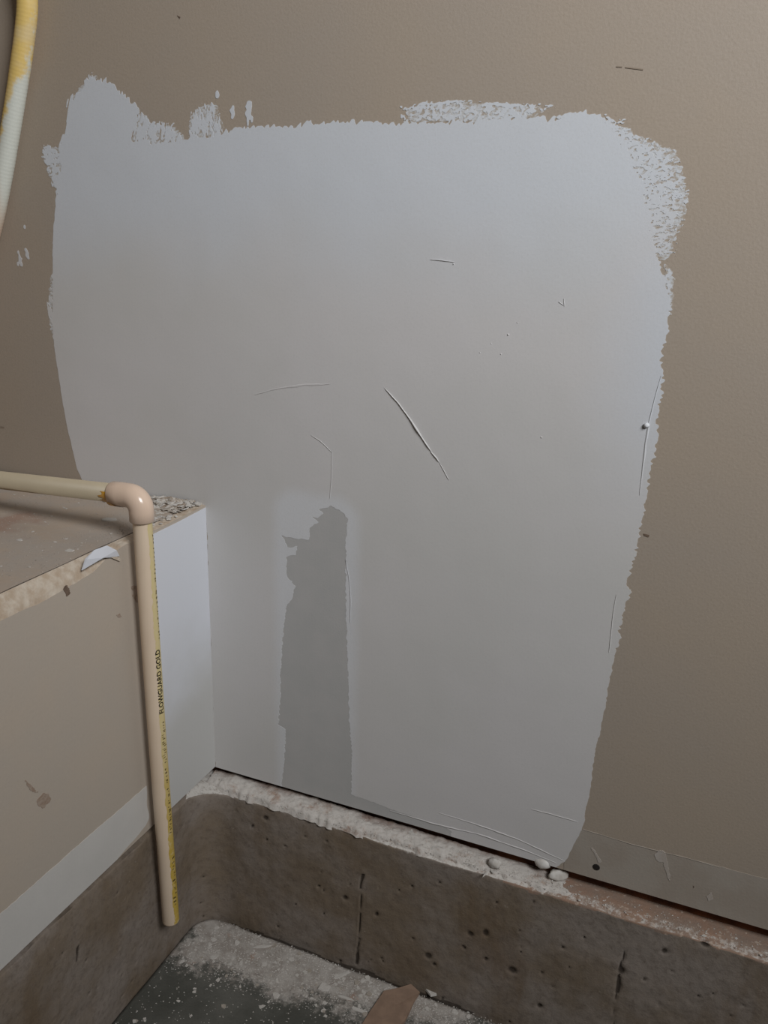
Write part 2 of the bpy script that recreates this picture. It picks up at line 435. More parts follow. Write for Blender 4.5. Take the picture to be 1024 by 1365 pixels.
# thin scumbled primer dragged off the brush round the rims
TH = np.full(U.shape, -1.0)
for poly, sd_ in (([(790, 165), (812, 160), (838, 172), (862, 186), (900, 200), (911, 226), (917, 255), (915, 280), (908, 304), (899, 325), (894, 346), (868, 350), (840, 300), (815, 230)], 1),
                  ([(170, 200), (184, 146), (203, 163), (232, 168), (246, 184), (246, 192)], 2), ([(86, 210), (84, 258), (71, 250), (63, 228), (57, 209), (59, 193), (74, 195)], 3),
                  ([(250, 188), (252, 160), (264, 142), (288, 138), (298, 162), (301, 182)], 4), ([(540, 143), (613, 134), (660, 138), (735, 142), (720, 155), (640, 163), (540, 164)], 5),
                  ([(76, 345), (76, 460), (67, 440), (64, 400), (67, 370)], 6), ([(886, 350), (898, 366), (899, 400), (896, 420), (885, 420)], 7), ([(92, 160), (95, 132), (108, 114), (122, 100), (132, 101), (125, 118)], 8)):
    TH = np.maximum(TH, sdf(U, V, wallp(poly)) + .0026*noise(U, V, .008, .0025, 150+sd_, 2, .25) + .0016*noise(U, V, .003, .0016, 170+sd_, 1) - .0008)
strip = wallp([(442, 674), (456, 682), (463, 692), (461, 721), (461, 746), (461, 785), (462, 833), (463, 866), (464.5, 914), (466, 963), (469, 1001), (468.5, 1059),
    (500, 1070), (526, 1080), (570, 1096), (602, 1107), (600, 1120), (480, 1090), (376, 1055), (376, 1043), (380, 1000), (381, 972), (371, 966), (374, 930), (374, 898), (377, 850), (381, 811), (390, 798),
    (393.5, 779), (382, 769), (381.6, 743), (395, 738), (397, 727), (383, 729), (376, 714), (385.5, 717), (411, 719), (413, 704.5), (418, 698), (427, 696), (414.5, 688),
    (424, 691.6), (430.6, 685), (427, 680)])
strip[16:19, 1] = -.01
S = sdf(U, V, strip) + .0013*noise(U, V, .006, .003, 83, 2) + np.where(V > .30, .0022*noise(U, V, .009, .004, 87, 3, .4), 0) + np.where(V < .30, .0008*noise(U, V, .012, .002, 85), 0)
patch = sheet('compound_patch', np.minimum(F, -S), us, vv, back_frame, .00036, M_PATCH, wall)
tag(sheet('thin_primer', TH, us, vv, back_frame, .00015, mat_thin(), wall), 'thin scumbled primer where the tan paint shows through')
tag(patch, 'large white joint compound patch with ragged brushed edges')
bare = sheet('bare_strip', S+.0012, us, vv, back_frame, .00012, M_STRIP, wall)
tag(bare, 'uncoated darker grey vertical strip inside the white patch')

# greyed tape along the lower right edge of the board
us2 = np.arange(.44, 1.0, .002); vs2 = np.arange(-.0005, .10, .002); U2, V2 = np.meshgrid(us2, vs2)
tl = wallp([(752, 1152), (776, 1105), (846, 1126), (918, 1144), (1024, 1172), (1100, 1196)])
tl = np.vstack([tl, [[tl[-1, 0], -.01], [tl[0, 0], -.01]]])
T = sdf(U2, V2, tl) + .0010*noise(U2, V2, .008, .003, 91, 2)
tag(sheet('paper_tape', T, us2, vs2, back_frame, .0004, M_TAPE, wall), 'greyer paper tape along the lower edge of the tan wall')
E_ = 1.0
def smear(name, poly, mat, parent, off=.0008):
    P = wallp(poly); lo, hi = P.min(0)-.006, P.max(0)+.006
    a = np.arange(lo[0], hi[0], .001); b = np.arange(max(lo[1], 0), hi[1], .001); A, B = np.meshgrid(a, b)
    D = sdf(A, B, P) + .0012*noise(A, B, .004, .006, int(abs(P.sum())*1e4) % 997, 2) + .0006*noise(A, B, .0015, .0015, 5)
    return sheet(name, D, a, b, back_frame, off, mat, parent)
M_SMEAR = plain('thin_compound_smear', (186, 178, 170), (178, 168, 158), 60, .8, .2)
smear('compound_smear', [(872, 1138), (880, 1133), (888, 1137), (892, 1160), (895, 1178), (890, 1172), (885, 1148), (876, 1148)], M_SMEAR, wall)
smear('compound_smear', [(789, 1130), (794, 1134), (802, 1149), (798, 1150)], M_SMEAR, wall)
smear('compound_smear', [(942, 1194), (948, 1190), (951, 1198), (945, 1201)], M_SMEAR, wall)

# trowel ridges standing proud of the compound
def ridge(name, px, wmax, h, mat, parent, taper=True):
    P = wallp(px); t = np.concatenate([[0], np.cumsum(np.linalg.norm(np.diff(P, axis=0), axis=1))])
    n = max(8, int(t[-1]/.003)); q = np.linspace(0, t[-1], n)
    x = np.interp(q, t, P[:, 0]); z = np.interp(q, t, P[:, 1])
    k = 5; ker = np.ones(k)/k
    if n > 12:
        x[2:-2] = np.convolve(x, ker, 'valid'); z[2:-2] = np.convolve(z, ker, 'valid')
    x += .0003*noise(q, q*0, .008, 1, 3); z += .0003*noise(q, q*0, .008, 1, 4)
    dx, dz = np.gradient(x), np.gradient(z); L = np.hypot(dx, dz); nx, nz = -dz/L, dx/L
    v, f = [], []
    for i in range(n):
        s = i/(n-1); e = (math.sin(math.pi*min(1, max(0, s)))**.5 if taper else 1)*(.8+.35*float(noise(q[i], 0, .012, 1, 17)))
        ww = wmax*e+.0001; hh = .00047+h*e*.75
        v += [(x[i]-nx[i]*ww, -.0005, z[i]-nz[i]*ww), (x[i]-nx[i]*ww*.35, -hh*.8-.0004, z[i]-nz[i]*ww*.35), (x[i]+nx[i]*ww*.25, -hh-.0004, z[i]+nz[i]*ww*.25), (x[i]+nx[i]*ww, -.0005, z[i]+nz[i]*ww)]
    for i in range(n-1):
        for k in range(3): f.append((i*4+k, i*4+k+1, i*4+5+k, i*4+4+k))
    return recalc_front(mesh_obj(name, v, f, mat, parent, smooth=True))
def recalc_front(o):
    me = o.data
    if sum(p.normal.y*p.area for p in me.polygons) > 0: me.flip_normals()
    return o
RID = [([(513, 517), (530, 535), (548, 560), (564, 585), (576, 603)], .0013, .0026),
       ([(574, 601), (583, 611), (586, 616)], .0012, .0022), ([(586, 616), (594, 630), (599, 640)], .0005, .0006),
       ([(574, 346), (590, 347), (607, 350)], .0007, .0009),
       ([(443, 600), (443, 630), (440, 664)], .0008, .0004), ([(415, 580), (428, 588), (443, 603)], .0008, .0003),
       ([(340, 526), (370, 518), (405, 513), (440, 512)], .0016, .00002),
       ([(882, 500), (874, 530), (866, 560), (861, 590), (857, 625), (853, 660)], .0011, .0005),
       ([(822, 792), (817, 825), (812, 870)], .0009, .0004),
       ([(752, 398), (753, 408)], .0008, .0002), ([(745, 402), (752, 407)], .0007, .0002),
       ([(708, 1078), (728, 1083), (770, 1095)], .0007, .0010), ([(585, 1083), (640, 1100), (690, 1118), (752, 1147)], .0007, .0009),
       ([(520, 1080), (580, 1098), (640, 1112), (700, 1133), (742, 1150)], .0008, .0010),
       ([(461, 745), (466, 770), (468, 800), (467, 830)], .0005, .0006),
       ]
ridge('tape_edge', [(777, 1105), (846, 1126), (918, 1144), (960, 1156)], .0005, .0004, M_TAPE, wall)
for px, ww, hh in RID:
    ridge('trowel_ridge', px, ww, hh, M_PATCH, wall)
def lump(name, c, r, mat, parent=None, seed=0, squash=(1, 1, 1), detail=2, rough=.25):
    bm = bmesh.new(); bmesh.ops.create_icosphere(bm, subdivisions=detail, radius=1)
    for v in bm.verts:
        p = v.co.normalized()
        k = 1+rough*float(noise(p.x*2+p.z, p.y*2-p.z, .7, .7, seed, 2))
        v.co = Vector((p.x*squash[0], p.y*squash[1], p.z*squash[2]))*k*r
    v = [tuple(Vector(c)+x.co) for x in bm.verts]; f = [[q.index for q in fc.verts] for fc in bm.faces]; bm.free()
    return mesh_obj(name, v, f, mat, parent, smooth=True)
p = at(862, 567, 1, -.001); lump('compound_nub', p, .0028, M_PATCH, wall, 3)
for (x, y, r) in ((678, 446, .0014), (640, 470, .0010), (655, 458, .0010), (722, 583, .0014), (605, 352, .0012), (690, 430, .0010), (668, 472, .0010)):
    lump('compound_nub', at(x, y, 1, -.0002), r*.8, M_PATCH, wall, int(x), detail=1)
# countersunk screw and little marks
p = at(795, 1156, 1, -.0006)
sv, sf, _, _ = sweep([(p[0], -.0002, p[2]), (p[0], -.0008, p[2]), (p[0], -.0012, p[2])], [.0044, .0044, .0036], 16)
tag(mesh_obj('screw_head', sv, sf, M_DARK, wall), 'small dark screw head low in the tan wall')
for poly in ([(858, 711), (866, 713), (865, 716), (859, 714)], [(834, 89), (858, 92), (858, 93.5), (834, 90.5)], [(822, 88), (830, 88.5), (830, 90), (822, 89.5)], [(236, 20), (241, 23), (240, 25)], [(924, 1180), (926, 1182), (924, 1184)], [(1, 568), (6, 569), (6, 571), (1, 570.5)]):
    P = wallp(poly); v = [(a, -.0005, b) for a, b in P]; mesh_obj('dark_fleck', v, [tuple(range(len(v)))], M_SCUFF if poly[0][0] in (858, 924, 236) else M_SC0, wall)
# drip of compound squeezed out under the board
p = at(722, 1153, 1, -.004)
tag(lump('compound_drip', (p[0], .0035, -.0015), .011, M_WHITE, wall, 21, (1.05, .62, .85), 2, .15), 'white compound drip under the bottom edge of the wall')

wl = box('wall_left', (-.763, -.75, -2.4, .06, -.03, 2.4), M_TAN); tag(wl, 'tan wall beyond the left end of the platform', 'wall', kind='structure')

# ------------------------------------------------------------------ concrete footing with a filleted inner corner
FR = .048; XL, YB = -.002, -.0215; ZF = -.225
path = []      # (outer xy, normal xy, inner xy)
xs = np.concatenate([np.arange(2.4, .98, -.05), np.arange(.98, XL+FR, -.0022)])
for x in xs: path.append(((x, YB), (0, -1), (x, .075)))
for a in np.linspace(math.pi/2, math.pi, 22):
    path.append(((XL+FR+FR*math.cos(a), YB-FR+FR*math.sin(a)), (-math.cos(a), -math.sin(a)), (-.075, .075)))
for y in np.concatenate([np.arange(YB-FR-.002, -.62, -.0022), np.arange(-.62, -1.06, -.04), [-1.06]]): path.append(((XL, y), (1, 0), (-.075, y)))
path_s = np.concatenate([[0], np.cumsum([math.hypot(path[i+1][0][0]-path[i][0][0], path[i+1][0][1]-path[i][0][1]) for i in range(len(path)-1)])])
prof = []     # (fraction from inner to outer on the ledge) then depth below
TOPN = 12
depths = np.concatenate([np.arange(.0025, .224, .0024), [.25]])
nS = len(path); 
pits = []
def s_of_x(x): return float(np.interp(-x, [-2.4, -(XL+FR)], [0, 2.4-XL-FR]))
for _ in range(120): pits.append((rng.uniform(s_of_x(1.0), s_of_x(0)+.45), rng.uniform(.02, .21), rng.uniform(.0009, .0024)))
for px, py, r in ((460, 1197, .004), (502, 1219, .004), (647, 1245, .006), (627, 1246, .004), (572, 1272, .005), (580, 1283, .003), (648, 1278, .003), (683, 1293, .005), (720, 1338, .004), (350, 1095, .004), (333, 1105, .003), (828, 1296, .006), (885, 1273, .004), (940, 1264, .005), (722, 1338, .003)):
    q = at(px, py, 1, YB-.010); pits.append((s_of_x(q[0]), -(q[2]-GAP), r))
ps = np.array(pits)
verts, coat, pit_gapshade, dust = [], [], [], []
SS = path_s
def pitfield(s, d):
    k = ps[(np.abs(ps[:, 0]-s) < .014)]
    if len(k) == 0: return np.zeros_like(d)
    q = np.hypot((k[None, :, 0]-s)*(.7+.6*((k[None, :, 0]*977) % 1)), k[None, :, 1]-d[:, None])/k[None, :, 2]
    return np.clip(1.3-q, 0, 1).max(1)
x_c1 = at(480, 1230, 1, YB-.010)[0]; x_c2 = at(826, 1300, 1, YB-.010)[0]
s_c1, s_c2 = s_of_x(x_c1), s_of_x(x_c2)
q = at(105, 1292, 0, XL); s_c3 = float(SS[-1]-(q[1]+1.06))
fr_t = np.linspace(0, 1, TOPN)
for i, (o, nrm, inn) in enumerate(path):
    s = SS[i]; x = o[0]
    edge = .0030*float(noise(s, 0, .035, 1, 201, 3))+.0020*float(noise(s, 0, .15, 1, 203))
    back = i < len(xs); bw = 1.0 if back else max(0.0, -nrm[1])
    ox, oy = o[0]+nrm[0]*edge, o[1]+nrm[1]*edge
    for k, t in enumerate(fr_t):
        px_, py_ = inn[0]+(ox-inn[0])*t, inn[1]+(oy-inn[1])*t
        zz = GAP + .013*(1-bw) + .0012*float(noise(px_, py_, .02, .02, 205, 2)) - .0035*max(0, (t-.9)/.1)**2 - .002*max(0, t-.7)
        verts.append((px_, py_, zz)); 
        coat.append(1.0 if (back and x > .44) else (.75 if back and x > .36 else .3)); pit_gapshade.append(0); dust.append(.62 if (back and x < .47) or not back and i < len(xs)+22 else (.2 if t < .86 or not back else .47))
    cr = np.zeros_like(depths)
    for sc, lo, hi, wd in ((s_c1, .058, .082, .0022), (s_c1, .160, .205, .0022), (s_c1, .08, .165, .0009), (s_c2, .04, .085, .0010), (s_c2, .085, .110, .0030), (s_c2, .11, .22, .0012), (s_c3, .06, .080, .0020)):
        wob = sc+.0022*noise(depths, depths*0, .02, 1, 211, 2)
        cr = np.maximum(cr, np.clip(1.3-np.abs(s-wob)/(wd*(1+.5*noise(depths, depths*0, .008, 1, 213))), 0, 1)*((depths > lo) & (depths < hi)))
    seam = np.clip(1-abs(s-s_c1)/.006, 0, 1)*(depths > .05)*.0008
    pf = np.maximum(pitfield(s, depths), cr)
    dsp = edge*np.exp(-depths/.02) + .0009*noise(s+depths*0, depths, .014, .014, 221, 3) + .0012*noise(s+depths*0, depths, .08, .05, 223) - .0028*pf + seam
    for d, e, pv in zip(depths, dsp, pf):
        bat = .016*d/.205*bw       # the face leans out slightly towards the floor
        verts.append((o[0]+nrm[0]*(e+bat+.0015*(1-math.exp(-d/.004))), o[1]+nrm[1]*(e+bat+.0015*(1-math.exp(-d/.004))), GAP+.013*(1-bw)-d-.003*math.exp(-d/.004)))
        cv = .0
        if back and x > .36: cv = 1.0 if d < .006+.004*float(noise(s, 0, .03, 1, 231, 2)) and x > .44 else 0.0
        coat.append(cv); pit_gapshade.append(max(pv, .62*(d > .210+.004*float(noise(s, 0, .03, 1, 237, 2))) if back and .03 < x < .42 else pv))  # besides the pits, a dark band at the foot: painted shade of the slab gap
        dust.append(max(0, .50-d*34+.25*float(noise(s, 0, .05, 1, 233, 2))) if back and x < .5 else .0)
W = TOPN+len(depths); faces = []
for i in range(nS-1):
    for k in range(W-1):
        faces.append((i*W+k, i*W+k+1, (i+1)*W+k+1, (i+1)*W+k))
foot = recalc(mesh_obj('wall_footing', verts, faces, M_CONC, smooth=True, attrs={'coat': coat, 'pit_gapshade': pit_gapshade, 'dust': dust}))
if foot.data.polygons[0].normal.z < 0: foot.data.flip_normals()
tag(foot, 'pitted brown concrete footing kerb with rounded inner corner below both walls', 'footing', kind='structure')

# ------------------------------------------------------------------ floor slab with rounded corner, a hand's gap off the kerb
fx = np.concatenate([np.arange(XL+.004, .62, .004), [.8, 1.2, 1.8, 2.4]])
fy = np.concatenate([[-2.4, -1.8, -1.2, -.9], np.arange(-.70, YB-.0225, .004)])
FU, FV = np.meshgrid(fx, fy)
RC = .030; cx, cyy = XL+.004+RC, fy[-1]-RC
X2, Y2 = FU.copy(), FV.copy()
m = (FU < cx) & (FV > cyy)
dx, dy = FU-cx, FV-cyy
rr = np.hypot(dx, dy); mx = np.maximum(np.abs(dx), np.abs(dy)); sc = np.where(rr > 1e-9, mx/np.maximum(rr, 1e-9), 1)
X2 = np.where(m, cx+dx*sc, FU); Y2 = np.where(m, cyy+dy*sc, FV)
m2 = np.clip((Y2-(fy[-1]-.012))/.012, 0, 1)*(X2 > .06); Y2 = Y2 + m2*(.0022*noise(X2, X2*0, .03, 1, 307, 3)-.001)
hgt = ZF + .0012*noise(X2, Y2, .03, .03, 301, 3) + .0016*noise(X2, Y2, .15, .1, 303)
dp = np.array([at(x, y, 2, ZF)[:2] for x, y in [(265, 1200), (470, 1270), (720, 1375), (560, 1380), (450, 1345), (380, 1325), (300, 1305), (255, 1290), (225, 1275)]])
dst = np.clip(.5+sdf(X2, Y2, dp)/.09+.30*noise(X2, Y2, .045, .03, 311, 3), 0.10, .92) 
dst = np.where(X2 > .62, .4, dst)
n0, n1 = FU.shape
verts = [(X2[j, i], Y2[j, i], hgt[j, i]) for j in range(n0) for i in range(n1)]
faces = [(j*n1+i, j*n1+i+1, (j+1)*n1+i+1, (j+1)*n1+i) for j in range(n0-1) for i in range(n1-1)]
# slab edge
b0 = len(verts); rim = [(n0-1)*n1+i for i in range(n1-1, -1, -1)] + [j*n1 for j in range(n0-2, -1, -1)]
for k in rim: x, y, z = verts[k]; verts.append((x, y, z-.04))
for k in range(len(rim)-1): faces.append((rim[k], rim[k+1], b0+k+1, b0+k))
dust = list(dst.ravel())+[0.1]*len(rim)
floor = recalc(mesh_obj('floor', verts, faces, M_FLOOR, smooth=True, attrs={'dust': dust}))
if floor.data.polygons[0].normal.z < 0: floor.data.flip_normals()
tag(floor, 'dark grey concrete floor slab dusted with plaster in the corner', 'floor', kind='structure')
def floor_z(x, y): return float(ZF + .0012*noise(x, y, .03, .03, 301, 3) + .0016*noise(x, y, .15, .1, 303))

# ------------------------------------------------------------------ platform
H = .40; YE = -1.05
plat = empty('platform', (-.37, -.5, 0), 'beige boxed platform with a dusty brown board top, left of the corner', 'platform')
bx = np.arange(-.74, -.0125, .012); by = np.arange(YE, -.0005, .012)
bx[-1] = -.0135
def board():
    A, B = np.meshgrid(bx, by); zz = H + .0004*noise(A, B, .05, .05, 401, 2)
    n0, n1 = A.shape
    v = [(A[j, i], B[j, i], zz[j, i]) for j in range(n0) for i in range(n1)]
    f = [(j*n1+i, j*n1+i+1, (j+1)*n1+i+1, (j+1)*n1+i) for j in range(n0-1) for i in range(n1-1)]
    k = len(v); x0, x1, y0, y1 = bx[0], bx[-1], by[0], by[-1]
    bv, bf = box_data(x0, x1, y0, y1, H-.018, H-.0015)
    v += bv; f += [tuple(q+k for q in ff) for ff in bf]
    return v, f
v, f = board(); tb = mesh_obj('top_board', v, f, M_BOARD, plat); tag(tb, 'dusty brown board top')
ys = np.arange(YE, 0.0, .0025); ys[-1] = -.0002
ctl = np.array([(-1.1, .377), (-.35, .3785), (-.29, .378), (-.2466, .380), (-.215, .384), (-.19, .3925), (-.16, .396), (-.1, .397), (0, .399)])
zt = np.interp(ys, ctl[:, 0], ctl[:, 1]) + .0020*noise(ys, ys*0, .02, 1, 411, 3)*np.interp(ys, [-1, -.2, -.14, 0], [1, 1, .35, .3])
v, f = [], []
for y, z in zip(ys, zt): v += [(-.0127, y, 0), (0, y, 0), (0, y, z), (-.0127, y, z)]
for i in range(len(ys)-1):
    for k in range(4): f.append((i*4+k, i*4+(k+1) % 4, i*4+4+(k+1) % 4, i*4+4+k))
f += [(0, 1, 2, 3), tuple(len(v)-1-k for k in range(4))]
panel = recalc(mesh_obj('side_panel', v, f, M_SIDE, plat))
# crumbled gypsum lip between the face and the board
v, f = [], []; K = 7
for y, z in zip(ys, zt):
    for k in range(K):
        t = k/(K-1); x = -.0003-.0124*t; zz = z+(H-.0006-z)*(t**.75) + (.0018*float(noise(y, t*.03, .007, .008, 421, 3)) if 0 < k < K-1 else 0)*min(1, (H-z)/.008)
        v.append((x, y, zz))
for i in range(len(ys)-1):
    for k in range(K-1): f.append((i*K+k, i*K+k+1, (i+1)*K+k+1, (i+1)*K+k))
lip = recalc(mesh_obj('broken_edge', v, f, M_GYPSUM, plat)); tag(lip, 'crumbled pale gypsum edge')
if lip.data.polygons[10].normal.x < 0: lip.data.flip_normals()
box('end_panel', (-.74, -.0130, YE, YE+.0127, 0, H-.019), M_SIDE, plat)
# white band along the foot of the side, pale primer in the corner
ua = np.arange(-1.04, .0022, .0015); va = np.arange(.0005, .41, .0015); UA, VA = np.meshgrid(ua, va)
yb = -.138
band = np.minimum(np.minimum(.0665+.0012*noise(UA, VA, .12, 1, 431, 2)+.0007*noise(UA, VA, .006, 1, 433, 2)+.012*np.clip((UA+.28)/.28, 0, 1)*0-VA, -.155+.006*noise(UA, VA, .02, .02, 434)-UA),
                  VA-np.interp(UA, [-1.1, -.26, -.2, -.16, -.14], [-.01, -.01, .004, .010, .028])+.0015*noise(UA, VA, .02, .01, 437, 2))
tag(sheet('white_band', band+0*UA, ua, va, side_frame, .0005, M_STRIPE, panel), 'white painted band along the foot of the beige side')
edgez = np.interp(UA, [-.2, -.06, -.0], [.3925, .394, .396])
prim = np.minimum(UA-(-.128)+.002*noise(UA, VA, .01, .03, 441, 3)+.003*noise(UA, VA, .05, .08, 442), edgez-VA)
tag(sheet('pale_primer', prim, ua, va, side_frame, .0006, M_PRIMER, panel), 'pale bluish white primer between the pipe and the corner')
def side_smear(name, poly, mat, off=.0004, ns=.003, amp=.0012, sd=3):
    P = sidep(poly); lo, hi = P.min(0)-.006, P.max(0)+.006
    a = np.arange(lo[0], hi[0], .0009); b = np.arange(max(.001, lo[1]), hi[1], .0009); A, B = np.meshgrid(a, b)
    return sheet(name, sdf(A, B, P)+amp*noise(A, B, ns, ns, sd, 2), a, b, side_frame, off, mat, panel)
M_SC2 = plain('faint_scuff', (166, 150, 136), (152, 132, 116), 200, .9, .1)
side_smear('scuff_mark', [(48, 1068), (56, 1056), (68, 1058), (64, 1070), (56, 1078)], M_SC2, amp=.0045, ns=.004, sd=451)
side_smear('scuff_mark', [(176, 783), (184, 779), (188, 792), (183, 803), (178, 797)], M_SC2, amp=.003, sd=453)
side_smear('scuff_mark', [(156, 820), (160, 818), (162, 822), (158, 824)], M_SC2, sd=455)
side_smear('scuff_mark', [(34, 1040), (42, 1048), (50, 1056), (47, 1058), (38, 1050)], M_SC2, amp=.002, sd=457)
side_smear('scuff_mark', [(84, 785), (90, 778), (93, 790), (89, 796)], M_SCUFF, amp=.002, sd=459)
# torn facing paper peeling off the top edge
tp = [(108, 760), (113, 745), (125, 733), (142, 727), (153, 733), (158, 741), (148, 744), (138, 743), (128, 748), (118, 755)]
P = sidep(tp); v = [(.0016+.0012*math.sin(i*1.9), a, b) for i, (a, b) in enumerate(P)]
c = P.mean(0); v.append((.0042, c[0], c[1])); v += [(.0004, a, b) for a, b in P]; n = len(P)
f = [(i, (i+1) % n, n) for i in range(n)] + [(i, (i+1) % n, n+1+(i+1) % n, n+1+i) for i in range(n)]
tag(recalc(mesh_obj('torn_paper', v, f, M_PRIMER, plat)), 'torn white facing paper curling off the top edge')
P = sidep([(144, 742), (150, 739), (160, 745), (158, 748)]); v = [(.002, a, b) for a, b in P]+[(.0003, a, b) for a, b in P]
mesh_obj('torn_paper', v, [(0, 1, 2, 3), (0, 1, 5, 4), (1, 2, 6, 5), (2, 3, 7, 6), (3, 0, 4, 7)], M_GYPSUM, plat)

# ------------------------------------------------------------------ relief pipe
PR = .0110
ptop = np.array([.020, -.1545, .4275]); pbot = np.array([.020, -.1458, -.1465])
pipe = empty('drain_pipe', tuple(pbot), 'cream plastic drain pipe bending over the platform edge and hanging down beside it', 'pipe')
v, f, _, _ = sweep([tuple(ptop), tuple((ptop+pbot)/2+np.array([.0, -.0012, 0])), tuple(pbot+(ptop-pbot)*.004), tuple(pbot)], [PR, PR, PR, PR*.96], 32, False)
k = len(v); v2, f2, _, _ = sweep([tuple(pbot), tuple(pbot+np.array([0, 0, .06]))], PR*.78, 32, False)
v += v2; f += [tuple(reversed([q+k for q in ff])) for ff in f2]
f += [(i, (i+1) % 32, k+(i+1) % 32, k+i) for i in []] + [(3*32+i, 3*32+(i+1) % 32, k+(i+1) % 32, k+i) for i in range(32)]
f.append(tuple(k+32+i for i in range(32)))
vp = recalc(mesh_obj('downpipe', v, f, M_PIPE, pipe, smooth=True)); tag(vp, 'vertical length of cream pipe')
ez = .4545; ey = -.1548
hp0 = np.array([-.749, -.1588, .4213]); hp1 = np.array([-.012, ey, ez])
v, f, _, _ = sweep([tuple(hp0), tuple(hp1)], PR, 32)
tag(mesh_obj('horizontal_pipe', v, f, M_PIPE2, pipe, smooth=True), 'horizontal length of duller yellowish pipe')
ER = .0140; br = .015
pts = [(-.0185, ey, ez-.0008), (-.0180, ey, ez-.0007), (-.006, ey, ez)]; rad = [ER*.93, ER, ER]
for a in np.linspace(math.pi/2, 0, 14): pts.append((.020-br+br*math.cos(a), ey, ez-br+br*math.sin(a))); rad.append(ER*(1+.02*math.sin(a*2)))
pts += [(.020, ey+.0002, .4270), (.020, ey+.0002, .4262)]; rad += [ER, ER*.93]
v, f, _, _ = sweep(pts, rad, 36)
tag(mesh_obj('elbow', v, f, M_FIT, pipe, smooth=True), 'peach coloured elbow fitting')
# orange cement smeared where the pipe enters the elbow
v, f = [], []
for i, t in enumerate(np.linspace(0, 1, 9)):
    for k in range(17):
        a = math.pi*(.95+1.0*k/16); a = -math.pi*.50 - math.pi*.62*k/16
        xx = -.0185-.0095*t*(.6+.9*abs(float(noise(k*.3, 0, .7, 1, 501))))
        R_ = PR+.0006-.0003*t
        v.append((xx, ey-.0001+R_*math.cos(a), ez-.0004-.0004*t+R_*math.sin(a)))
for i in range(8):
    for k in range(16): f.append((i*17+k, i*17+k+1, (i+1)*17+k+1, (i+1)*17+k))
tag(recalc(mesh_obj('cement_smear', v, f, M_CEMENT, pipe, smooth=True)), 'orange cement smear at the elbow')
v, f = [], []
for i in range(7):
    for k in range(7):
        t = i/6; a = -math.pi*.50-math.pi*.34*k/6
        v.append((-.0190+.017*t*(1-.75*k/6), ey+(ER+.0004)*math.cos(a), ez-.0006+(ER+.0004)*math.sin(a)))
for i in range(6):
    for k in range(6): f.append((i*7+k, i*7+k+1, (i+1)*7+k+1, (i+1)*7+k))
recalc(mesh_obj('cement_smear', v, f, M_CEMENT, pipe, smooth=True))

def on_pipe(z, ang, lift=.00015):
    t = (ptop[2]-z)/(ptop[2]-pbot[2]); c = ptop+(pbot-ptop)*t
    c[1] -= .0012*(1-abs(2*t-1))
    return (c[0]+(PR+lift)*math.cos(ang), c[1]+(PR+lift)*math.sin(ang), z)
D2R = math.pi/180
# yellow stripe with frayed edges
v, f = [], []; zs = np.arange(-.145, .426, .003)
for z in zs:
    up = float(np.interp(z, [-.145, .0, .15, .3, .43], [-26, -27, -26, -22, -20]))
    a0 = (up+9*float(noise(z, 0, .006, 1, 511, 3)))*D2R; a1 = 50*D2R
    for k in range(7): v.append(on_pipe(z, a0+(a1-a0)*k/6, .00012))
for i in range(len(zs)-1):
    for k in range(6): f.append((i*7+k, i*7+k+1, (i+1)*7+k+1, (i+1)*7+k))
tag(recalc(mesh_obj('yellow_stripe', v, f, M_YELLOW, pipe, smooth=True)), 'yellow printed stripe down the pipe')
def print_on_pipe(name, body, z0, z1, a_mid, height, mat):
    c = bpy.data.curves.new('lettering', 'FONT'); c.body = body; c.size = 1.0; c.resolution_u = 2; c.offset = .020
    o = bpy.data.objects.new('lettering', c); COL.objects.link(o)
    dg = bpy.context.evaluated_depsgraph_get(); me = o.evaluated_get(dg).to_mesh()
    P = np.array([vv_.co[:2] for vv_ in me.vertices]); F_ = [tuple(p.vertices) for p in me.polygons]
    o.evaluated_get(dg).to_mesh_clear(); bpy.data.objects.remove(o); bpy.data.curves.remove(c)
    bm = bmesh.new(); bv = [bm.verts.new((p[0], p[1], 0)) for p in P]
    for q in F_:
        try: bm.faces.new([bv[i] for i in q])
        except ValueError: pass
    bmesh.ops.triangulate(bm, faces=bm.faces)
    for _ in range(3):
        long = [e for e in bm.edges if abs(e.verts[0].co.y-e.verts[1].co.y) > .12]
        if long: bmesh.ops.subdivide_edges(bm, edges=long, cuts=1); bmesh.ops.triangulate(bm, faces=bm.faces)
    bm.verts.index_update(); P = np.array([v_.co[:2] for v_ in bm.verts]); F_ = [tuple(v_.index for v_ in fc.verts) for fc in bm.faces]; bm.free()
    lo, hi = P.min(0), P.max(0); P = (P-lo)/(hi-lo)
    V_ = [on_pipe(z0+(z1-z0)*p[0], a_mid - (p[1]-.5)*height/PR, .0004) for p in P]
    return mesh_obj(name, V_, F_, mat, pipe)
z_t = [at(px, py, 0, .030)[2] for px, py in ((217, 949), (212, 864))]
tag(print_on_pipe('lettering', 'FLOWGUARD GOLD', z_t[0], z_t[1], -9*D2R, .0072, M_INK), 'black lettering printed along the pipe')
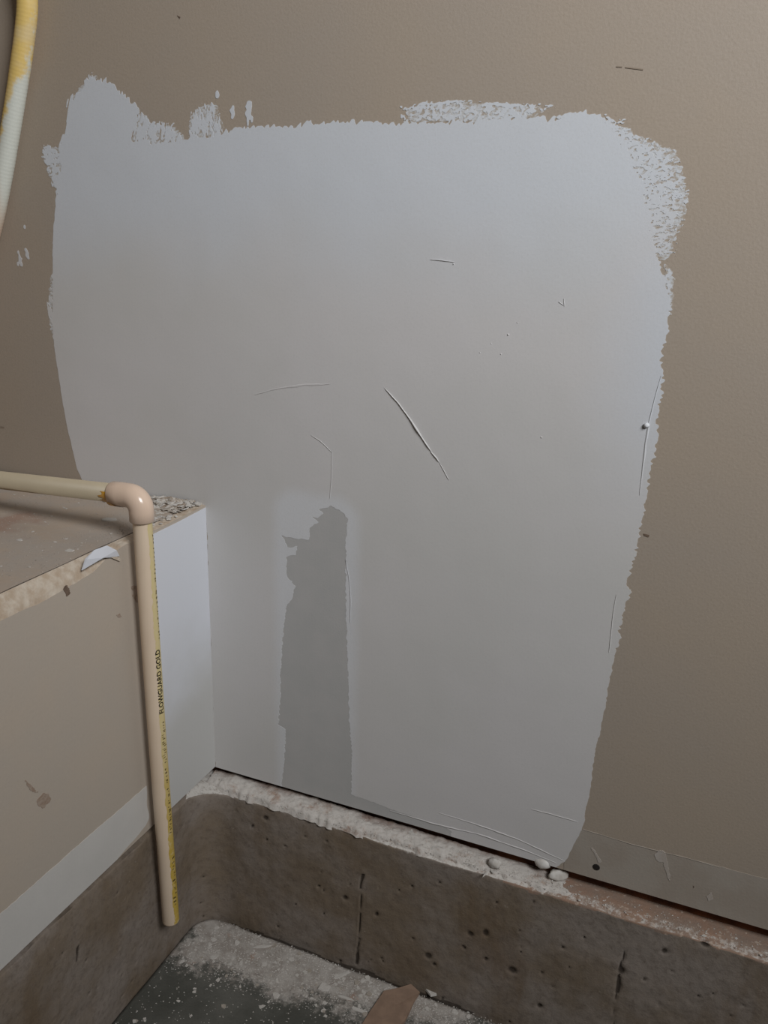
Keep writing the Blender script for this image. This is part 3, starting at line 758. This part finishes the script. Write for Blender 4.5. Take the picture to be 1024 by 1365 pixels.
def marks(ya, yb_, n, mat, a_mid, hgt_, seed):
    """worn print no longer readable: broken strokes"""
    r = random.Random(seed); v, f = [], []
    za, zb = at(218, ya, 0, .030)[2], at(222, yb_, 0, .030)[2]
    for k in range(n):
        z = za+(zb-za)*(k+.5*r.random())/n; h = abs(zb-za)/n*r.uniform(.22, .5)
        a = a_mid+r.uniform(-.3, .3)*hgt_/PR; da = hgt_/PR*r.uniform(.15, .4); sk = r.uniform(-.001, .001)
        i = len(v)
        v += [on_pipe(z, a-da, .0004), on_pipe(z+sk, a+da, .0004), on_pipe(z+sk+h, a+da, .0004), on_pipe(z+h, a-da, .0004)]; f.append((i, i+1, i+2, i+3))
    o = mesh_obj('worn_print', v, f, mat, pipe); tag(o, 'worn unreadable print')
marks(962, 1016, 18, M_INK2, -6*D2R, .0065, 1); marks(1026, 1048, 5, M_INK2, -4*D2R, .005, 2); marks(1056, 1066, 4, M_INK, -2*D2R, .005, 3)
marks(1072, 1118, 12, M_INK2, -2*D2R, .0055, 4); marks(1155, 1222, 14, M_INK2, -2*D2R, .006, 5); marks(705, 850, 26, M_INK2, 18*D2R, .004, 6)

# ------------------------------------------------------------------ yellow jacketed tubing on the wall
hy = -.017
ctrl = [(-.2145, hy, 1.30), (-.2160, hy, 1.10)] + [tuple(at(x, y, 1, hy)) for x, y in ((38, 0), (34, 40), (28, 85), (21, 130), (13, 180), (4, 232), (-7, 290), (-24, 360))]
ctrl += [(-.352, hy-.001, .61), (-.395, hy-.002, .545), (-.46, hy-.003, .495), (-.56, hy-.004, .468), (-.749, hy-.004, .455)]
ctrl = [(-.2145, .0, 1.335), (-.2145, hy+.004, 1.325)] + ctrl
C_ = np.array(ctrl); t = np.concatenate([[0], np.cumsum(np.linalg.norm(np.diff(C_, axis=0), axis=1))])
q = np.arange(0, t[-1], .0016); P = np.stack([np.interp(q, t, C_[:, k]) for k in range(3)], 1)
ker = np.hanning(45); ker /= ker.sum()
Ppad = np.concatenate([np.repeat(P[:1], 22, 0), P, np.repeat(P[-1:], 22, 0)])
P = np.stack([np.convolve(Ppad[:, k], ker, 'valid') for k in range(3)], 1)
rad = .0118 + .00013*np.sin(q/.0045*2*math.pi) + .0003*noise(q, q*0, .03, 1, 601)
v, f, ang, idx = sweep([tuple(p) for p in P], rad, 28)
zc = P[np.array(idx), 2]; vx = np.array([w_[0] for w_ in v]); off = (vx-P[np.array(idx), 0])/.012
zr = [at(28, y, 1, hy)[2] for y in (0, 95, 130, 180, 230, 300)]
low = np.interp(-zc, [-z for z in zr], [.22, .30, .46, .56, .60, .66])
paint = low + .30*off*np.interp(-zc, [-z for z in zr], [.6, .8, 1, 1, 1, 1])
tanp = np.interp(-zc, [-z for z in zr], [0, 0, 0, 0, .55, 1]) - .4*np.clip(off, 0, 1)
hose = mesh_obj('gas_tube', v, f, M_HOSE, smooth=True, attrs={'paint': paint, 'tanpaint': tanp})
tag(hose, 'yellow ribbed tube splashed with white paint curving down the wall at upper left', 'tube')

# ------------------------------------------------------------------ plaster on the ledge
a = np.arange(-.004, .56, .0016); nb = 30
def heap(x, tt):
    """height of the plaster along the ledge: fills the gap at the corner, thins out to the right"""
    return float(np.interp(x, [0, .03, .15, .28, .40, .49, .545], [.0085, .0100, .0095, .0075, .0050, .0022, .0]))*max(0.0, 1-.85*tt**1.6)
v, f, gap_shade = [], [], []
fr = YB-.0010-.0040*noise(a, a*0, .022, 1, 701, 3)-.0020*noise(a, a*0, .007, 1, 703)
amt = np.interp(a, [0, .03, .25, .40, .49, .545], [.85, 1, 1, .85, .55, .0])
for i, x in enumerate(a):
    for k in range(nb):
        tt = k/(nb-1); y = .008+(fr[i]-.008)*tt
        base = GAP-.0006+heap(x, tt)-.0055*max(0, tt-.86)/.14
        n1_ = float(noise(x, y, .016, .010, 711, 3)); n2_ = float(noise(x, y, .0045, .0035, 713, 2))
        hh = (.0008+.0017*n1_+.0012*n2_)*amt[i]*min(1, (1-tt)/.22+.25)
        hh -= .0022*(1-amt[i])*(.6+.9*float(noise(x, y, .03, .02, 717, 3)))
        hh -= .0030*max(0, tt-.80)/.20*max(0, .35+float(noise(x, y, .010, .008, 719, 2)))
        v.append((x, y, min(base+hh+.0006, -.0045))); gap_shade.append(np.clip(.62-tt*1.7-.5*n1_+.35*(x > .02)*float(noise(x, y, .05, .02, 721)), 0, 1))
for i in range(len(a)-1):
    for k in range(nb-1): f.append((i*nb+k, i*nb+k+1, (i+1)*nb+k+1, (i+1)*nb+k))
led = recalc(mesh_obj('plaster_rubble', v, f, M_LEDGE, smooth=True, attrs={'gap_shade': gap_shade}))
if led.data.polygons[50].normal.z < 0: led.data.flip_normals()
tag(led, 'crumbled white plaster heaped along the concrete ledge under the wall', 'plaster', kind='stuff')

# heap of broken plaster in the back corner of the platform top
ga = np.arange(-.115, -.0125, .0016); gb = np.arange(-.075, -.0015, .0016)
v, f = [], []
for x in ga:
    for y in gb:
        q = max(0, 1-math.hypot((x+.035)/.085, (y+.0)/.080))
        hh = q*(.0045+.0045*float(noise(x, y, .010, .008, 801, 3))+.003*float(noise(x, y, .004, .004, 803, 2))) - .0012
        v.append((x, y, H+max(hh, -.0011)))
ng = len(gb)
for i in range(len(ga)-1):
    for k in range(ng-1): f.append((i*ng+k, (i+1)*ng+k, (i+1)*ng+k+1, i*ng+k+1))
hp = mesh_obj('plaster_rubble', v, f, plain('grey_plaster_rubble', (200, 194, 186), (150, 136, 122), 110, .92, .15, .7, 260, .42, .62))
tag(hp, 'heap of crumbled grey plaster in the back corner of the platform top', 'plaster', kind='stuff')

# ------------------------------------------------------------------ loose flakes: one thing each
def flake_mesh(name, seed, mat, elong=1.0, thick=.16, curl=.12):
    r = random.Random(seed); n = r.randint(6, 9)
    v = []; 
    for zt_ in (0, 1):
        for k in range(n):
            a_ = 2*math.pi*k/n+r.uniform(-.2, .2)*0; rr_ = [.62, .9, .75, 1.0, .66, .95, .8, 1.0, .7][(k+seed) % 9]
            x, y = rr_*math.cos(a_)*elong, rr_*math.sin(a_)
            z = curl*(x/elong)**2 + (thick*(.85+.15*math.cos(3*a_)) if zt_ else 0)
            v.append((x*(.9 if zt_ else 1), y*(.9 if zt_ else 1), z))
    v.append((0, 0, thick*.9))
    f = [tuple(range(n))[::-1]] + [(k, (k+1) % n, n+(k+1) % n, n+k) for k in range(n)] + [(n+k, n+(k+1) % n, 2*n) for k in range(n)]
    me = bpy.data.meshes.new(name); me.from_pydata(v, [], f); me.materials.append(mat); me.update(); return me
FL = [flake_mesh('plaster_flake', s, M_FLAKE if s % 4 else M_FLAKE2, (1.0, 1.3, 1.7, 1.1)[s % 4], (.16, .25, .35)[s % 3], (.05, .15, .0)[s % 3]) for s in range(12)]
SL = [flake_mesh('plaster_sliver', 40+s, M_FLAKE, 5.0+s, .35, .25) for s in range(3)]
def put(me, name, loc, size, rz, label, cat, group=None, tilt=0.0):
    o = bpy.data.objects.new(name, me); COL.objects.link(o)
    o.location = loc; o.scale = (size,)*3; o.rotation_euler = (tilt*math.cos(rz*3), tilt*math.sin(rz*5), rz)
    return tag(o, label, cat, group)
r = random.Random(5)
cnt = 0
while cnt < 125:                                   # on the floor slab
    px, py = r.uniform(150, 700), r.uniform(1212, 1365)
    q = at(px, py, 2, ZF)
    if q[0] < .012 or q[1] > -.052 or (q[0] < .035 and q[1] > -.075): continue
    dd = float(np.clip(.5+sdf(np.array([[q[0]]]), np.array([[q[1]]]), dp)[0, 0]/.06, .12, 1))
    if r.random() > dd*.8+.2: continue
    s = r.choice([.0018, .0022, .0026, .0032]) if r.random() < .85 else r.uniform(.0038, .0055)
    put(r.choice(FL), 'plaster_flake', (q[0], q[1], floor_z(q[0], q[1])-.0001), s, r.uniform(0, 6.3), 'small pale plaster flake lying loose on the dusty concrete floor', 'flake', 'plaster flakes on the floor', r.uniform(0, .12))
    cnt += 1
cnt = 0
while cnt < 55:                                    # on the ledge, thinning to the right
    x = r.uniform(.01, .80)
    if x > .46 and r.random() < .55: continue
    tt = r.uniform(.25, 1); y = .008+(YB-.008)*tt; z = GAP+heap(x, tt)
    put(r.choice(FL), 'plaster_flake', (x, y, z-.0006), r.uniform(.0012, .0034), r.uniform(0, 6.3), 'small plaster crumb lying on the concrete ledge under the wall', 'flake', 'plaster crumbs on the ledge', r.uniform(0, .3))
    cnt += 1
cnt = 0
while cnt < 72:                                    # rubble in the corner of the platform top
    px, py = r.uniform(195, 274), r.uniform(652, 705)
    q = at(px, py, 2, H)
    if q[0] > -.003 or q[1] > -.004 or q[0] < -.11: continue
    put(r.choice(FL), 'plaster_flake', (q[0], q[1], H-.0003+.0042*max(0, 1-math.hypot((q[0]+.035)/.085, q[1]/.080))), r.uniform(.0016, .0056), r.uniform(0, 6.3), 'jagged plaster fragment in the rubble at the back corner of the platform top', 'flake', 'plaster rubble in the platform corner', r.uniform(0, .55))
    cnt += 1
cnt = 0
while cnt < 32:
    px, py = r.uniform(0, 190), r.uniform(655, 800)
    q = at(px, py, 2, H)
    if q[0] > -.018 or q[1] > -.006 or q[0] < -.5: continue
    put(r.choice(FL), 'plaster_flake', (q[0], q[1], H-.0002), r.uniform(.0009, .0019), r.uniform(0, 6.3), 'tiny plaster speck scattered on the brown platform top', 'flake', 'plaster specks on the platform top', r.uniform(0, .15))
    cnt += 1
def big(px, py, me, size, rz, label, surf='floor', cat='flake', name='plaster_flake', tilt=.05):
    if surf == 'floor': q = at(px, py, 2, ZF); z = floor_z(q[0], q[1])
    elif surf == 'ledge': q = at(px, py, 2, GAP+.004); z = GAP+heap(q[0], min(1, max(0, (.008-q[1])/(.008-YB))))+.0004
    else: q = at(px, py, 2, H); z = H-.0002
    return put(me, name, (q[0], q[1], z-.0002), size, rz, label, cat, None, tilt)
big(93, 734, FL[1], .0046, .5, 'white plaster chip alone near the front edge of the platform top', 'top')
big(26, 720, FL[5], .0036, .1, 'white plaster chip lying at the left on the platform top', 'top')
big(24, 651, FL[2], .0042, .1, 'white plaster chip behind the horizontal pipe at far left', 'top')
big(145, 693, FL[6], .0085, .3, 'broad grey plaster flake on the platform top beside the elbow', 'top')
big(150, 669, FL[2], .0100, .2, 'long lifted plaster flake under the horizontal pipe by the elbow', 'top', tilt=.15)
big(85, 677, SL[0], .0020, -.3, 'thin plaster sliver in the middle of the platform top', 'top', name='plaster_sliver')
big(152, 741, FL[10], .0030, .3, 'grey chip on the platform edge beside the torn paper', 'top') if False else None
def ledge_lump(px, py, rr_, seed, sq, rz, label):
    q = at(px, py, 2, GAP+.006); o = lump('plaster_lump', (0, 0, 0), rr_, M_FLAKE, None, seed, sq, 3, .3)
    zmin = min(v_.co.z for v_ in o.data.vertices); o.location = (q[0], q[1], GAP+.0005-zmin*.95); o.rotation_euler = (0, 0, rz)
    return tag(o, label, 'lump')
ledge_lump(744, 1167, .0105, 31, (1.25, .62, .62), .5, 'smooth oblong white plaster lump on the ledge below the compound drip')
ledge_lump(660, 1152, .0090, 33, (.9, .75, .7), 0, 'white plaster lump on the ledge left of the compound drip')
big(647, 1163, SL[1], .0014, 1.3, 'curved white sliver hanging over the ledge beside the plaster lump', 'ledge', name='plaster_sliver')
big(552, 1112, FL[9], .0072, .2, 'flat white flake in the middle of the plaster covered ledge', 'ledge')
big(350, 1262, SL[1], .0030, .55, 'long pale sliver on the floor close to the kerb', name='plaster_sliver')
big(460, 1330, SL[2], .0026, .05, 'long white sliver on the floor left of the brown paper strip', name='plaster_sliver')
big(478, 1347, SL[0], .0032, .1, 'lower white sliver on the floor beside the brown paper strip', name='plaster_sliver')
big(455, 1300, SL[0], .0036, .9, 'broad pale sliver on the floor below the kerb seam', name='plaster_sliver')
big(432, 1316, FL[1], .0080, .5, 'broad white plaster flake on the floor between the slivers')
big(575, 1320, FL[2], .0085, -.5, 'white plaster flake on the floor right of the brown paper strip')
big(538, 1325, FL[7], .0058, .3, 'white plaster crumb resting beside the upper end of the brown paper strip')
big(298, 1342, FL[4], .0044, .3, 'white chip on the dark bare floor at lower left')
big(269, 1345, FL[8], .0050, .3, 'white chip on the dark floor nearest the bottom edge') if False else None
big(240, 1238, FL[8], .0062, 1.2, 'white crumb on the floor just below the open end of the pipe')

# torn brown paper strip on the floor
P = np.array([at(x, y, 2, ZF+.003)[:2] for x, y in [(548, 1312), (532, 1318), (512, 1322), (492, 1350), (470, 1385), (508, 1392), (540, 1362), (552, 1335), (560, 1322)]])
n = len(P); c = P.mean(0)
cur = [.0030+.0015*math.sin(i*1.3) for i in range(n)]
gz = [max(floor_z(x, y), ZF)+.0002 for x, y in P]
v = [(x, y, g+.0004+k) for (x, y), k, g in zip(P, cur, gz)] + [(x, y, g) for (x, y), k, g in zip(P, cur, gz)] + [(c[0], c[1], ZF+.0052)]
f = [(i, (i+1) % n, 2*n) for i in range(n)] + [(i, n+i, n+(i+1) % n, (i+1) % n) for i in range(n)] + [tuple(range(n, 2*n))]
tag(recalc(mesh_obj('paper_strip', v, f, M_PAPER)), 'torn brown strip of board paper on the dusty floor', 'paper')

# fine dust: grains nobody could count
def grains(name, label, spots, size, mat):
    v, f = [], []
    for (x, y, z) in spots:
        s = size*r.uniform(.5, 1.3); a0 = r.uniform(0, 6.3); i = len(v)
        for k in range(3): v.append((x+s*math.cos(a0+2.1*k), y+s*math.sin(a0+2.1*k)*r.uniform(.5, 1), z-.0001))
        v.append((x, y, z+s*.6)); f += [(i, i+1, i+3), (i+1, i+2, i+3), (i+2, i, i+3), (i, i+2, i+1)]
    return tag(mesh_obj(name, v, f, mat), label, 'dust', kind='stuff')
sp = []
while len(sp) < 3000:
    px, py = r.uniform(150, 760), r.uniform(1212, 1375); q = at(px, py, 2, ZF)
    if q[0] < .006 or q[1] > -.047 or (q[0] < .03 and q[1] > -.07): continue
    dd = float(np.clip(.5+sdf(np.array([[q[0]]]), np.array([[q[1]]]), dp)[0, 0]/.06, .1, 1))
    if r.random() < dd: sp.append((q[0], q[1], floor_z(q[0], q[1])))
grains('plaster_dust', 'fine plaster grit spread over the floor corner', sp, .0013, M_FLAKE)
sp = []
while len(sp) < 1300:
    x = r.uniform(.0, .80)
    if x > .50 and r.random() < .75: continue
    tt = r.uniform(.25, 1); y = .008+(YB-.008)*tt; sp.append((x, y, GAP+heap(x, tt)+.0004))
gr = grains('plaster_grit', 'fine plaster grit', sp, .0012, M_FLAKE); gr.parent = led; del gr['category']
sp = []
while len(sp) < 1100:
    px, py = r.uniform(-20, 272), r.uniform(650, 820); q = at(px, py, 2, H)
    if q[0] > -.015 or q[1] > -.004 or q[0] < -.6: continue
    if px > 120 or r.random() < .45: sp.append((q[0], q[1], H))
grains('plaster_dust', 'fine plaster grit spread over the platform top', sp, .0010, M_FLAKE2)
